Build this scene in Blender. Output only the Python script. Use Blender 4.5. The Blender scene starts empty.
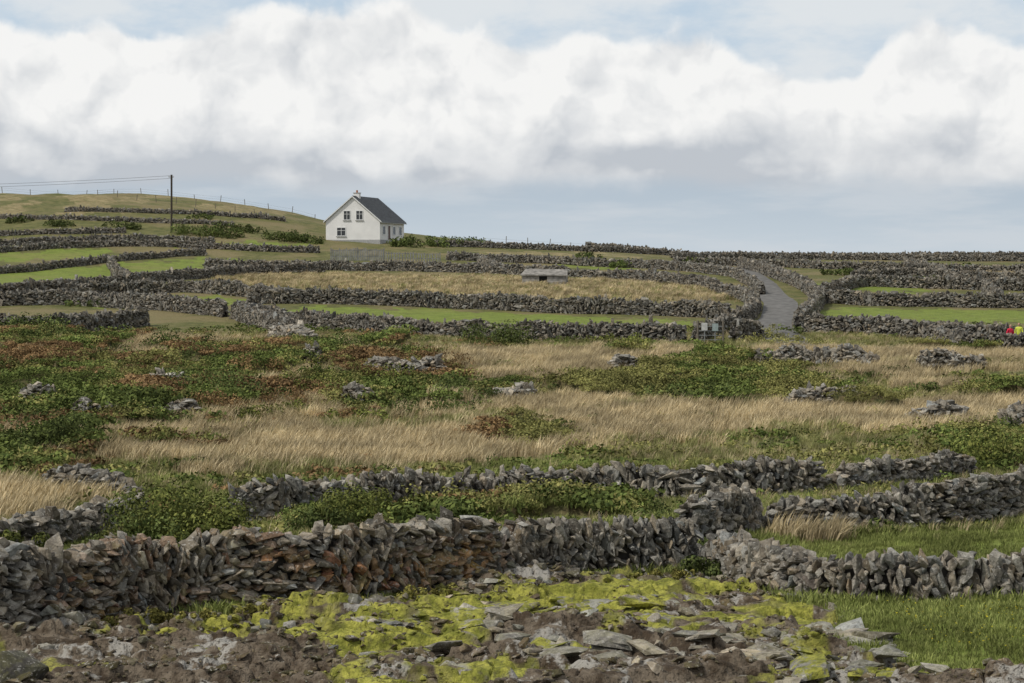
import bpy, bmesh, math, random
import numpy as np
from mathutils import Vector, Matrix
random.seed(7); rng=np.random.default_rng(7)
scene=bpy.context.scene
scene.view_settings.view_transform='Standard'
try: scene.view_settings.look='None'
except Exception: pass
scene.view_settings.exposure=0
EYE=8.0; F=2000.0; TH=math.atan(79.5/F)

# ------------------------------------------------------------ noise
def vnoise(x,y,seed=0):
    xi=np.floor(x).astype(np.int64); yi=np.floor(y).astype(np.int64)
    fx=x-xi; fy=y-yi; fx=fx*fx*(3-2*fx); fy=fy*fy*(3-2*fy)
    def h(a,b):
        n=(a*374761393+b*668265263+seed*982451653)&0xffffffff
        n=((n^(n>>13))*1274126177)&0xffffffff
        n=(n^(n>>16))&0xffffffff
        return n/4294967295.0
    return (h(xi,yi)*(1-fx)+h(xi+1,yi)*fx)*(1-fy)+(h(xi,yi+1)*(1-fx)+h(xi+1,yi+1)*fx)*fy
def fbm(x,y,seed=0,o=4,g=.5):
    s=0;a=1;t=0
    for i in range(o):
        s=s+a*vnoise(x*2**i+i*17.3,y*2**i+i*9.1,seed+i); t+=a; a*=g
    return s/t
def sstep(t,a,b):
    t=np.clip((t-a)/(b-a),0,1); return t*t*(3-2*t)
# ------------------------------------------------------------ terrain
_d=[-50,0,20,28,36,45,55,64,85,105,135,155,180,205,235,265,285,330,500,1200,4000]
_p=[5.2,5.5,5.8,5.95,6.2,6.7,6.96,7.0,7.1,6.7,5.6,4.9,3.4,2.0,.75,-.2,-.45,.4,3.5,6,8]
_dd=np.arange(-50,4000,1.0); _pp=np.interp(_dd,_d,_p)
_k=np.exp(-.5*(np.arange(-9,10)/3.5)**2); _k/=_k.sum()
_ps=np.convolve(np.pad(_pp,9,mode='edge'),_k,mode='valid')
def base_z(x,y):
    x=np.asarray(x,float); y=np.asarray(y,float)
    z=EYE-np.interp(y,_dd,_ps)
    A=np.interp(x,[-300,-84,-60,-43,-35,-24,-2,14.5,26,84],[7,11.1,11.1,9.4,8.0,5.6,3.0,1.8,.3,0])
    z=z+A*sstep(y,215,325)*(1-sstep(y,420,700))
    z=z+(fbm(x/9,y/9,8,2)-.5)*1.1*sstep(-x,15,40)*sstep(y,270,300)
    far=sstep(y,45,90)
    z=z+(fbm(x/22,y/22,3,2)-.5)*.7*far*(1-.6*sstep(y,200,260))+(fbm(x/3,y/3,5,3)-.5)*.16
    return z
def at(px,row):
    dx=(px-512)/F; dy=(341.5-row)/F
    d=np.array([dx, math.cos(TH)+dy*math.sin(TH), -math.sin(TH)+dy*math.cos(TH)])
    t=np.arange(14,340,.4)
    P=d[None]*t[:,None]; P[:,2]+=EYE
    g=base_z(P[:,0],P[:,1])-P[:,2]
    if not (g>0).any():
        m=t>200; i=int(np.argmax(np.where(m,g,-99))); return (float(P[i,0]),float(P[i,1]))
    i=max(1,int(np.argmax(g>0)))
    f=g[i-1]/(g[i-1]-g[i]) if g[i]!=g[i-1] else 0
    Q=P[i-1]*(1-f)+P[i]*f
    return (float(Q[0]),float(Q[1]))
def poly(pts): return np.array([at(*p) for p in pts])
def pip(x,y,P):
    r=np.zeros(x.shape,bool)
    m=(x>=P[:,0].min())&(x<=P[:,0].max())&(y>=P[:,1].min())&(y<=P[:,1].max())
    if not m.any(): return r
    xs=x[m]; ys=y[m]; c=np.zeros(xs.shape,bool); n=len(P)
    for i in range(n):
        x1,y1=P[i]; x2,y2=P[(i+1)%n]
        if y1==y2: continue
        k=((y1>ys)!=(y2>ys))&(xs<(x2-x1)*(ys-y1)/(y2-y1)+x1)
        c^=k
    r[m]=c; return r
TAN=[poly(p) for p in [
 [(90,428),(200,428),(330,425),(420,410),(520,400),(640,402),(760,408),(900,405),(1060,390),(1060,428),(930,435),(800,432),(700,446),(600,446),(560,458),(470,467),(330,478),(200,482),(130,470),(100,455)],
 [(370,354),(500,352),(700,352),(820,352),(1060,350),(1060,385),(900,388),(800,362),(700,360),(640,368),(560,385),(500,385),(440,365)],
 [(205,281),(260,273),(400,275),(520,277),(650,282),(725,291),(735,302),(600,300),(450,296),(330,290),(230,287)],
 [(-40,482),(60,490),(110,502),(60,522),(-40,530)],
 [(770,532),(850,532),(830,550),(770,548)],
 [(975,272),(1060,272),(1060,278),(975,277)],
 [(480,246),(640,252),(640,258),(480,254)],
 [(250,342),(400,345),(380,352),(300,348)],
]]+[np.array([(-130,268),(-62,272),(-38,290),(-32,330),(-60,350),(-130,350)])]
BRI=[poly(p) for p in [
 [(285,307),(420,308),(560,316),(690,320),(690,330),(560,329),(400,323),(300,316)],
 [(-30,254),(110,248),(110,258),(-30,264)],
 [(-30,274),(130,263),(240,258),(240,266),(110,277),(-30,288)],
 [(105,297),(180,294),(240,300),(230,307),(110,307)],
 [(815,308),(1060,310),(1060,324),(815,322)],
 [(815,284),(930,285),(930,292),(815,292)],
 [(800,540),(900,534),(1060,524),(1060,566),(850,568),(790,555)],
 [(830,606),(1060,602),(1060,700),(900,672),(840,640)],
 [(-30,321),(110,325),(90,333),(-30,334)],
 [(100,240),(200,241),(320,243),(320,248),(200,246),(100,244)],
 [(780,264),(880,264),(900,268),(800,268)],[(560,262),(640,266),(640,270),(540,266)],
]]
SCR=[poly(p) for p in [
 [(-40,336),(130,336),(260,342),(380,357),(440,368),(500,385),(540,400),(480,410),(400,408),(330,422),(200,424),(90,425),(-40,440)],
 [(550,392),(620,377),(720,364),(800,370),(850,388),(800,401),(700,402),(600,401)],
 [(-40,420),(80,430),(90,455),(60,475),(-40,480)],
 [(965,420),(1060,410),(1060,474),(970,474),(950,450)],
 [(290,512),(420,511),(640,504),(640,516),(480,524),(380,534),(290,534)],
]]
ROCK=[poly(p) for p in [[(-60,650),(0,636),(100,618),(250,608),(400,596),(500,582),(640,573),(720,576),(800,600),(850,610),(840,640),(900,668),(1060,692),(1060,900),(-60,900)]]]
ALG=[poly(p) for p in [[(290,606),(450,592),(560,583),(700,578),(820,603),(835,618),(720,628),(680,650),(640,645),(560,660),(500,700),(340,700),(330,650),(240,640)],
  [(120,622),(200,614),(270,612),(240,626),(150,634)],[(960,668),(1060,664),(1060,682),(980,680)]]]
def zones(x,y):
    x=np.asarray(x,float); y=np.asarray(y,float)
    a=np.clip(.018*y,.3,3.2)
    jx=x+(fbm(x/1.7,y/2.5,21,3)-.5)*a*1.6; jy=y+(fbm(x/1.7,y/2.5,31,3)-.5)*a*3
    def U(L,xx=jx,yy=jy):
        r=np.zeros(xx.shape,bool)
        for P in L: r|=pip(xx,yy,P)
        return r.astype(float)
    t,b,s,r,al=U(TAN),U(BRI),U(SCR),U(ROCK),U(ALG)
    op=fbm(x/6,y/9,47,3)
    o2=(s>.5)&(op>.63)&(y>70); s=np.where(o2,0,s); t=np.where(o2,1,t)
    s2=(t>.5)&(op<.35)&(y>75)&(y<150); s=np.where(s2,1,s); t=np.where(s2,0,t)
    gp=fbm(x/7,y/4,49,3); t=np.where((y>60)&(y<150)&(gp>.59+.08*((y<100)&(y>72))),0,t)
    t=np.where((y>262)&(fbm(x/5,y/9,53,3)<.52),0,t)
    n=fbm(x/1.1,y/1.1,41,4)
    al=al*sstep(n,.38,.48)
    al=np.maximum(al, r*sstep(fbm(x/.8,y/.8,45,4),.60,.66)*.7)
    return t,b,s,r,al
def rockdisp(x,y):
    n=fbm(x/2.0+.3*y,y/.9,61,3); q=n*6; st=np.floor(q)+sstep(q-np.floor(q),.35,.6)
    crk=np.abs(fbm(x/.7,y/.5,64,2)-.5)
    return (st/6-.5)*1.0+(fbm(x/.3,y/.25,66,3)-.5)*.24-.12*(1-sstep(crk,.0,.03))
def ground(x,y,z4=None):
    z=base_z(x,y); t,b,s,r,al=z4 if z4 is not None else zones(x,y)
    z=z+r*(rockdisp(x,y)+.02)+s*np.maximum(0,fbm(x/3.5,y/4.5,71,3)-.35)*2.2
    return z
# ------------------------------------------------------------ helpers
def mk(name,V,Fc,mats=(),smooth=False,parent=None,matidx=None,attrs=None,link=True):
    me=bpy.data.meshes.new(name); V=np.asarray(V,np.float32); Fc=np.asarray(Fc,np.int32)
    me.vertices.add(len(V)); me.vertices.foreach_set('co',V.ravel())
    k=Fc.shape[1]; me.loops.add(Fc.size); me.loops.foreach_set('vertex_index',Fc.ravel())
    me.polygons.add(len(Fc)); me.polygons.foreach_set('loop_start',np.arange(len(Fc),dtype=np.int32)*k)
    me.polygons.foreach_set('use_smooth',np.full(len(Fc),smooth))
    for m in mats: me.materials.append(m)
    if matidx is not None: me.polygons.foreach_set('material_index',np.asarray(matidx,np.int32))
    if attrs:
        for an,(ty,arr) in attrs.items():
            at_=me.attributes.new(an,ty,'POINT')
            arr=np.asarray(arr,np.float32)
            at_.data.foreach_set('color' if ty=='FLOAT_COLOR' else 'value',arr.ravel())
    me.update(calc_edges=True); me.validate()
    ob=bpy.data.objects.new(name,me)
    if link: scene.collection.objects.link(ob)
    if parent: ob.parent=parent
    return ob
def empty(name,loc=(0,0,0),rz=0):
    e=bpy.data.objects.new(name,None); scene.collection.objects.link(e); e.location=loc; e.rotation_euler=(0,0,rz); return e
def newmat(name):
    m=bpy.data.materials.new(name); m.use_nodes=True; nt=m.node_tree
    b=nt.nodes['Principled BSDF']; b.inputs['Roughness'].default_value=.9
    b.inputs['Specular IOR Level'].default_value=.2
    return m,nt,b
class N:
    def __init__(s,nt): s.nt=nt
    def _in(s,sock,v):
        if v is None: return
        if isinstance(v,bpy.types.NodeSocket): s.nt.links.new(v,sock)
        else:
            if sock.type=='RGBA' and len(v)==3: v=(*v,1)
            sock.default_value=v
    def m(s,op,a,b=None,c=None,clamp=False):
        n=s.nt.nodes.new('ShaderNodeMath'); n.operation=op; n.use_clamp=clamp
        for i,v in enumerate((a,b,c)): s._in(n.inputs[i],v)
        return n.outputs[0]
    def vm(s,op,a,b=None,sc=None):
        n=s.nt.nodes.new('ShaderNodeVectorMath'); n.operation=op
        s._in(n.inputs[0],a); s._in(n.inputs[1],b)
        if sc is not None: s._in(n.inputs['Scale'],sc)
        return n.outputs[0]
    def mr(s,v,a,b,c=0,d=1,smooth=True):
        n=s.nt.nodes.new('ShaderNodeMapRange'); n.interpolation_type='SMOOTHSTEP' if smooth else 'LINEAR'
        for i,q in enumerate((v,a,b,c,d)): s._in(n.inputs[i],q)
        return n.outputs[0]
    def mix(s,f,a,b,bt='MIX'):
        n=s.nt.nodes.new('ShaderNodeMix'); n.data_type='RGBA'; n.blend_type=bt
        s._in(n.inputs[0],f); s._in(n.inputs[6],a); s._in(n.inputs[7],b); return n.outputs[2]
    def noise(s,vec,scale,detail=4,rough=.55,col=False,dist=0):
        n=s.nt.nodes.new('ShaderNodeTexNoise'); s._in(n.inputs['Vector'],vec)
        n.inputs['Scale'].default_value=scale; n.inputs['Detail'].default_value=detail; n.inputs['Roughness'].default_value=rough
        n.inputs['Distortion'].default_value=dist
        return n.outputs['Color' if col else 'Fac']
    def attr(s,name,out='Fac'):
        n=s.nt.nodes.new('ShaderNodeAttribute'); n.attribute_name=name; return n.outputs[out]
    def pos(s): return s.nt.nodes.new('ShaderNodeNewGeometry').outputs['Position']
    def sep(s,v):
        n=s.nt.nodes.new('ShaderNodeSeparateXYZ'); s._in(n.inputs[0],v); return n.outputs
    def comb(s,x,y,z):
        n=s.nt.nodes.new('ShaderNodeCombineXYZ'); 
        for i,v in enumerate((x,y,z)): s._in(n.inputs[i],v)
        return n.outputs[0]
    def bump(s,h,st,dist,bsdf):
        n=s.nt.nodes.new('ShaderNodeBump'); s._in(n.inputs['Height'],h); n.inputs['Strength'].default_value=st; n.inputs['Distance'].default_value=dist
        s.nt.links.new(n.outputs[0],bsdf.inputs['Normal'])
def simple(name,col,rough=.7,var=.15,scale=6,metal=0):
    m,nt,b=newmat(name); n=N(nt); f=n.noise(n.pos(),scale,5)
    c=n.mix(n.mr(f,.3,.7),tuple(v*(1-var) for v in col),tuple(min(1,v*(1+var)) for v in col))
    nt.links.new(c,b.inputs['Base Color']); b.inputs['Roughness'].default_value=rough; b.inputs['Metallic'].default_value=metal
    return m
# ------------------------------------------------------------ materials
def algae_col(n,p):
    ag=n.mix(n.mr(n.noise(p,3.2,5,.7),.35,.65),(.15,.16,.025),(.40,.385,.075))
    return n.mix(n.mr(n.noise(p,11,4,.6),.48,.70,0,.85),ag,(.085,.08,.028))
def mat_ground():
    m,nt,b=newmat('ground_cover'); n=N(nt); p=n.pos()
    zc=nt.nodes.new('ShaderNodeAttribute'); zc.attribute_name='zone'
    sc=nt.nodes.new('ShaderNodeSeparateColor'); nt.links.new(zc.outputs['Color'],sc.inputs[0])
    tan,scr,rock=sc.outputs[0],sc.outputs[1],sc.outputs[2]; alg=zc.outputs['Alpha']; bri=n.attr('bright')
    big=n.noise(p,.12,4,.6); mid=n.noise(p,.9,5,.65); fine=n.noise(p,9,4,.7)
    st=n.noise(n.vm('MULTIPLY',p,(.5,.9,.5)),1.6,5,.7)
    g=n.mix(n.mr(mid,.35,.65),(.10,.11,.033),(.19,.18,.065))
    g=n.mix(n.mr(big,.45,.62),g,(.23,.19,.09))
    gb=n.mix(n.mr(st,.3,.7),(.15,.20,.035),(.25,.30,.06))
    gb=n.mix(n.mr(big,.48,.7,0,.7),gb,(.25,.245,.075))
    gb=n.mix(n.mr(mid,.52,.68,0,.6),gb,(.13,.13,.04))
    c=n.mix(bri,g,gb)
    tn=n.mix(n.mr(st,.35,.65),(.22,.175,.08),(.38,.31,.16))
    tn=n.mix(n.mr(mid,.48,.66,0,.8),tn,(.14,.15,.05))
    c=n.mix(tan,c,tn)
    sr=n.mix(n.mr(mid,.4,.6),(.07,.075,.025),(.13,.10,.045))
    c=n.mix(scr,c,sr)
    c=n.mix(n.mr(fine,.3,.7,0,.55),c,n.mix(1,c,(.45,.45,.45),'MULTIPLY'))
    rk=n.mix(n.mr(n.noise(p,2.3,5,.7),.38,.62),(.06,.042,.026),(.18,.145,.105))
    rk=n.mix(n.mr(n.noise(p,1.0,5,.7),.54,.60),rk,(.34,.32,.28))
    rk=n.mix(n.mr(n.noise(p,14,4,.7),.52,.66,0,.85),rk,(.03,.025,.018))
    c=n.mix(rock,c,rk)
    c=n.mix(alg,c,algae_col(n,p))
    nt.links.new(c,b.inputs['Base Color'])
    h=n.m('ADD',n.m('MULTIPLY',mid,.6),n.m('MULTIPLY',fine,.4))
    n.bump(h,.9,.25,b)
    return m
def mat_stone(name,algae=False):
    m,nt,b=newmat(name); n=N(nt); p=n.pos()
    c=n.attr('scol','Color')
    f=n.noise(p,5,5,.7)
    c=n.mix(n.mr(f,.3,.7),n.mix(1,c,(.5,.49,.48),'MULTIPLY'),n.mix(1,c,(1.35,1.33,1.28),'MULTIPLY'))
    l=n.mr(n.noise(p,13,4,.75),.56,.64,0,.75)
    c=n.mix(l,c,(.48,.46,.41))
    d=n.mr(n.noise(p,7,4,.75),.58,.66,0,.75)
    c=n.mix(d,c,(.055,.048,.04))
    if algae:
        a=n.m('MULTIPLY',n.attr('algae'),n.mr(n.noise(p,2.6,5,.7),.42,.52))
        c=n.mix(a,c,algae_col(n,p))
    nt.links.new(c,b.inputs['Base Color']); n.bump(n.noise(p,11,5,.7),.9,.08,b)
    return m
def mat_leaf(name,spread=.5):
    m,nt,b=newmat(name); n=N(nt); p=n.pos()
    oi=nt.nodes.new('ShaderNodeObjectInfo')
    c=n.attr('scol','Color')
    k=n.mr(oi.outputs['Random'],0,1,1-spread*.6,1+spread*.6,False)
    k2=n.mr(n.noise(p,.35,3,.6),.3,.7,.65,1.35)
    kk=n.m('MULTIPLY',k,k2)
    c=n.mix(1,c,n.comb(kk,kk,kk),'MULTIPLY')
    nt.links.new(c,b.inputs['Base Color']); b.inputs['Specular IOR Level'].default_value=0.1
    return m
MG=mat_ground(); MS=mat_stone('limestone'); MSA=mat_stone('shore_limestone',True); ML=mat_leaf('leaves'); MT=mat_leaf('grass_blades',.6)
MCORE=simple('wall_gap_shade_core',(.045,.04,.034),.95)  # near-black filler core; its colour stands in for shade between the stones
# ------------------------------------------------------------ ground sheet
rs=[8.0]
while rs[-1]<6000:
    r=rs[-1]
    if r<26: st=.5
    elif r<38.5: st=.045
    elif r<330: st=r*.0045
    else: st=r*.06
    rs.append(r+st)
rs=np.array(rs)
ang=np.concatenate([np.linspace(-1.25,-.31,60,endpoint=False),np.linspace(-.31,.31,760),np.linspace(.31,1.25,61)[1:]])
RR,AA=np.meshgrid(rs,ang,indexing='ij'); X=RR*np.sin(AA); Y=RR*np.cos(AA)
xf=X.ravel(); yf=Y.ravel(); Z4=zones(xf,yf); Zg=ground(xf,yf,Z4)
nr,na=RR.shape; idx=np.arange(nr*na).reshape(nr,na)
Fq=np.stack([idx[:-1,:-1],idx[:-1,1:],idx[1:,1:],idx[1:,:-1]],-1).reshape(-1,4)[:,::-1]
t,b_,s_,r_,al=Z4
mk('ground',np.stack([xf,yf,Zg],1),Fq,[MG],True,attrs={'zone':('FLOAT_COLOR',np.stack([t,s_,r_,al],1)),'bright':('FLOAT',b_)})
# ------------------------------------------------------------ stones
def hull(npts,seed,pw=.35):
    r=np.random.default_rng(seed); bm=bmesh.new()
    for i in range(npts):
        v=r.normal(size=3); v/=np.abs(v).max()**.75*np.linalg.norm(v)**.25; v*=.5*r.uniform(.8,1.08)
        bm.verts.new(v)
    res=bmesh.ops.convex_hull(bm,input=bm.verts[:])
    bmesh.ops.delete(bm,geom=list({e for e in res['geom_interior'] if isinstance(e,bmesh.types.BMVert)}),context='VERTS')
    bmesh.ops.triangulate(bm,faces=bm.faces[:]); bm.verts.index_update()
    V=np.array([v.co[:] for v in bm.verts]); Fs=np.array([[v.index for v in f.verts] for f in bm.faces]); bm.free()
    return V,Fs
HI=[hull(13+i%6,i) for i in range(14)]; LO=[hull(11,50+i) for i in range(8)]
def eul(a,b,c):
    ca,sa,cb,sb,cc,sc=np.cos(a),np.sin(a),np.cos(b),np.sin(b),np.cos(c),np.sin(c)
    o=np.zeros_like(a); i=np.ones_like(a)
    Rx=np.stack([i,o,o,o,ca,-sa,o,sa,ca],1).reshape(-1,3,3)
    Ry=np.stack([cb,o,sb,o,i,o,-sb,o,cb],1).reshape(-1,3,3)
    Rz=np.stack([cc,-sc,o,sc,cc,o,o,o,i],1).reshape(-1,3,3)
    return Rz@Ry@Rx
def stones(C,R,S,col,T):
    k=rng.integers(0,len(T),len(C)); Vs=[];Fs=[];Cs=[];off=0
    for j,(tv,tf) in enumerate(T):
        m=np.where(k==j)[0]
        if len(m)==0: continue
        v=tv[None]*S[m][:,None,:]; v=np.einsum('nij,nkj->nki',R[m],v)+C[m][:,None,:]
        f=tf[None]+(np.arange(len(m))*len(tv))[:,None,None]+off
        Vs.append(v.reshape(-1,3)); Fs.append(f.reshape(-1,3)); Cs.append(np.repeat(col[m],len(tv),0)); off+=len(m)*len(tv)
    return np.concatenate(Vs),np.concatenate(Fs),np.concatenate(Cs)
def scol(n,lo=.09,hi=.34):
    v=lo+(hi-lo)*rng.beta(1.5,2.4,n); w=rng.normal(0,.05,n)
    return np.stack([v*(1.10+w),v*1.01,v*(.85-w),np.ones(n)],1)
def wall(pts,h=1.25,th=.5,sl=.32,sh=.16,T=None,rust=None,upr=.35,world=False,rough=.12,lo=.07,hi=.40,core=True,gap=.0):
    T=T or LO
    W=np.array(pts,float) if world else poly(pts)
    seg=np.linalg.norm(np.diff(W,axis=0),axis=1); cs=np.concatenate([[0],np.cumsum(seg)]); L=cs[-1]
    def pos(s):
        ww=min(2.0,L*.08); a=0
        for o in (-1,-.5,0,.5,1):
            ss=np.clip(s+o*ww,0,L); a=a+np.stack([np.interp(ss,cs,W[:,0]),np.interp(ss,cs,W[:,1])],1)
        return a/5
    sd=int(rng.integers(1,9999))
    def tan(s):
        d=pos(s+.3)-pos(s-.3); d/=np.maximum(1e-6,np.linalg.norm(d,axis=1))[:,None]; return d
    def H(s):
        e=np.minimum(1,np.minimum(s,L-s)/.8+.5)
        return h*(1-rough+2*rough*fbm(s/1.3,s*0+sd,sd,3)*1.0-.3*sstep(vnoise(s/3,s*0+3.3,sd+5),.75,.95))*e
    dl=sl*.62; dh=sh*.74
    nz=int(np.ceil(h*1.25/dh)); ns=max(2,int(L/dl))
    Sg,Zg_=np.meshgrid(np.arange(ns)*dl,np.arange(nz)*dh,indexing='ij')
    Cc=[];RRm=[];SS=[];CO=[]
    for side in (-1,1):
        s=(Sg+rng.uniform(-.5,.5,Sg.shape)*dl+ (np.arange(nz)%2)[None]*dl*.5).ravel(); z=(Zg_+rng.uniform(-.3,.3,Zg_.shape)*dh).ravel()
        Hs=H(s); m=(z<Hs-sh*.2)&(s<L)&(s>0)&(rng.random(len(s))>gap); s=s[m];z=z[m];Hs=Hs[m]; n=len(s)
        if n==0: continue
        p=pos(s); tg=tan(s); nr_=np.stack([-tg[:,1],tg[:,0]],1)
        off=side*(th/2*(1-.35*z/h))*rng.uniform(.7,1.2,n)
        p=p+nr_*off[:,None]; zz=base_z(p[:,0],p[:,1])+z+sh*.2
        top=(z>Hs-sh*1.1)
        up=(vnoise(s/1.1,z/1.5,sd+9)<upr)|(top&(rng.random(n)<.35))
        tilt=np.where(up,rng.normal(1.2,.35,n)*rng.choice([1,1,-1],n),rng.normal(0,.28,n))
        size=rng.lognormal(0,.36,n)
        S=np.stack([sl*size*rng.uniform(.7,1.3,n),np.full(n,th*.62)*rng.uniform(.7,1.2,n),sh*size**.6*rng.uniform(.7,1.35,n)],1)
        R=eul(rng.normal(0,.2,n),tilt,np.arctan2(tg[:,1],tg[:,0])+rng.normal(0,.22,n))
        c=scol(n,lo,hi)
        if rust is not None:
            rw=rust(p[:,0],z)*(rng.random(n)<.6)*.85
            oc=np.stack([rng.uniform(.26,.42,n),rng.uniform(.17,.24,n),rng.uniform(.07,.11,n),np.ones(n)],1)
            c=c*(1-rw[:,None])+oc*rw[:,None]
        Cc.append(np.stack([p[:,0],p[:,1],zz],1));RRm.append(R);SS.append(S);CO.append(c)
    V,Fs,Co=stones(np.concatenate(Cc),np.concatenate(RRm),np.concatenate(SS),np.concatenate(CO),T)
    mi=np.zeros(len(Fs),int)
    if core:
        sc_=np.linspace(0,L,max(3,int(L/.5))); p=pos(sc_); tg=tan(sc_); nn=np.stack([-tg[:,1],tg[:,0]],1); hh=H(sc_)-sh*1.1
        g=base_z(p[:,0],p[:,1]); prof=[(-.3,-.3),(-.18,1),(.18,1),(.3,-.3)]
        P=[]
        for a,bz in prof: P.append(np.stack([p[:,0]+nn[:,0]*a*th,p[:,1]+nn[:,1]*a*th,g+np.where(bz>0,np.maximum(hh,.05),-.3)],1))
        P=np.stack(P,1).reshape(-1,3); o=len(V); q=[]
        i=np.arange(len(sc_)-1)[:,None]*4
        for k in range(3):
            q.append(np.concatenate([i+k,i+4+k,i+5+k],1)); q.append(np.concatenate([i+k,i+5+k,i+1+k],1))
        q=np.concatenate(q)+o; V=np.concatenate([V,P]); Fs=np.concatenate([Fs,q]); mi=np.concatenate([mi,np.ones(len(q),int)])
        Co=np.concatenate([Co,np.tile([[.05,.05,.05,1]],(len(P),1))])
    return mk('dry_stone_wall',V,Fs,[MS,MCORE],False,matidx=mi,attrs={'scol':('FLOAT_COLOR',Co)})
def rustA(x,z):
    return np.clip(sstep(x,-8.2,-7.0)*(1-sstep(x,-1.0,.3))*(.35+.65*sstep(fbm(x/1.6,z/.6,91,2),.35,.55))*(1-.6*sstep(z,.7,1.1)),0,1)
def rustB(x,z): return .25*np.clip(fbm(x/1.5,z,92,2)-.3,0,1)*(1-sstep(z,.5,.8))
wall([(-60,648),(0,637),(60,624),(120,615),(200,608),(300,602),(400,594),(480,584),(505,580)],1.3,.6,.27,.12,HI,rustA,.5,gap=.1,rough=.17,hi=.42)
wall([(500,580),(560,573),(640,570),(705,569)],1.06,.55,.29,.12,HI,rustA,.75,gap=.1,rough=.17,hi=.42)
wall([(703,569),(727,572),(755,585),(800,596),(850,601),(920,600),(1024,597),(1090,595)],.74,.5,.28,.14,HI,rustB,.6,lo=.1,hi=.45,gap=.08,rough=.2)
wall([(684,550),(715,541),(757,533)],1.1,.5,.28,.14,HI,None,.4,gap=.06)
wall([(755,533),(850,532),(940,528),(1024,518),(1090,512)],1.15,.55,.3,.14,HI,None,.5,gap=.1,rough=.18)
wall([(215,529),(300,522),(370,513),(450,509),(530,505),(620,501),(700,500),(780,497),(832,492)],1.0,.5,.3,.15,HI,None,.6,gap=.1,rough=.22,hi=.44)
wall([(832,492),(900,485),(972,476)],.75,.5,.3,.15,HI,None,.4,gap=.1,rough=.2)
wall([(50,487),(90,493),(138,499)],.6,.6,.3,.16,HI,None,.3,rough=.35)
wall([(-30,556),(40,549),(90,536),(140,525)],.7,.6,.3,.16,HI,None,.3,rough=.3)
for p in [[(75,424),(130,422),(200,418)],[(370,374),(405,376),(442,375)],[(498,404),(532,401)],[(788,408),(862,407)],[(908,424),(967,423)],[(918,370),(987,370)],[(750,365),(810,364),(880,369)],[(275,338),(312,348)],[(1005,432),(1060,436)],
          [(150,392),(190,390)],[(345,404),(372,406)],[(610,372),(640,371)],[(20,406),(60,404)],[(300,366),(325,365)]]:
    wall(p,.95,.9,.36,.19,HI,None,.3,rough=.5,lo=.12,hi=.46)
FAR=[
 [(240,303),(310,303),(380,305),(450,308),(560,313),(650,315),(737,319)],
 [(230,318),(300,327),(380,334),(450,338),(520,341),(600,341),(650,342),(695,343)],
 [(-30,306),(60,304),(120,308),(180,312),(230,318)],
 [(60,297),(120,294),(180,292),(240,296),(300,303)],
 [(-30,298),(70,290),(140,284),(200,279),(240,275),(330,272)],
 [(-30,276),(60,268),(110,262),(160,258),(210,255)],
 [(200,268),(260,270),(330,270),(400,271),(480,273),(560,276),(640,280),(700,287),(745,300),(757,310),(745,322),(715,334),(700,340)],
 [(-30,254),(60,248),(120,246),(180,247),(250,251),(325,253)],
 [(442,260),(480,261),(560,264),(640,268),(700,272),(735,277),(752,286),(762,296)],
 [(-30,247),(80,242),(160,241),(220,244)],
 [(430,246),(520,249),(600,252),(668,255)],
 [(740,267),(775,278),(805,290),(822,302),(812,315),(797,331)],
 [(668,264),(740,266),(820,269),(900,271),(1060,274)],
 [(822,303),(880,306),(950,307),(1060,308)],
 [(797,331),(850,334),(930,340),(1000,345),(1060,348)],
 [(822,298),(860,286),(920,288),(1060,292)],
 [(668,258),(760,259),(860,260),(940,261),(1060,262)],
 [(-30,218),(80,220),(160,223),(240,227)],[(60,212),(180,214),(290,222)],
 [(-30,237),(60,234),(130,233)],
 [(905,266),(940,273),(955,288)],[(985,292),(1000,307)],[(480,262),(500,273)],[(110,264),(130,284)],
 [(-30,333),(60,333),(100,331),(150,325)],
 [(240,320),(280,334),(300,340)],
 [(850,281),(900,278),(980,281),(1060,283)],
 [(695,343),(712,341)],[(733,341),(760,338)],
 [(930,341),(960,352),(1010,354),(1060,352)],
]
for p in FAR:
    md=np.median([q[1] for q in p]); hh=float(np.interp(md,[225,245,262,285,310],[.55,.75,.8,1.1,1.25]))
    wall(p,hh,.6,.38,.19,LO,None,.4,lo=.05,hi=.33,rough=.18,gap=.05)
wall([(10,292),(30,290),(55,292),(110,288)],.9,.6,.42,.22,LO,world=True,lo=.06,hi=.3)
# ------------------------------------------------------------ shore rocks
def rocks(name,n,smin,smax,polyP,lo,hi,flat=.6,fn=None,algae=0,tone=(1,1,1),tilt=.25,pw=2.2,T=None):
    T=T or HI
    x0,y0=polyP.min(0); x1,y1=polyP.max(0); x=rng.uniform(x0,x1,n*8); y=rng.uniform(y0,y1,n*8)
    m=pip(x,y,polyP)&(y>24.5); 
    if fn is not None: m&=fn(x,y)
    x=x[m][:n];y=y[m][:n]; k=len(x); Zr=zones(x,y); z=ground(x,y,Zr)
    s=smin*(smax/smin)**(rng.random(k)**pw)
    S=np.stack([s*rng.uniform(.8,1.5,k),s*rng.uniform(.7,1.1,k),s*flat*rng.uniform(.6,1.2,k)],1)
    R=eul(rng.normal(0,tilt,k),rng.normal(0,tilt,k),rng.uniform(0,6.28,k))
    c=scol(k,lo,hi); c[:,:3]*=np.array(tone)
    c[:,3]=np.where((Zr[4]>.3)&(rng.random(k)<algae),1,.12)
    V,Fs,Co=stones(np.stack([x,y,z+S[:,2]*.1],1),R,S,c,T)
    al=Co[:,3].copy(); Co[:,3]=1
    return mk(name,V,Fs,[MSA],False,attrs={'scol':('FLOAT_COLOR',Co),'algae':('FLOAT',al)})
RP=ROCK[0]
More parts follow.
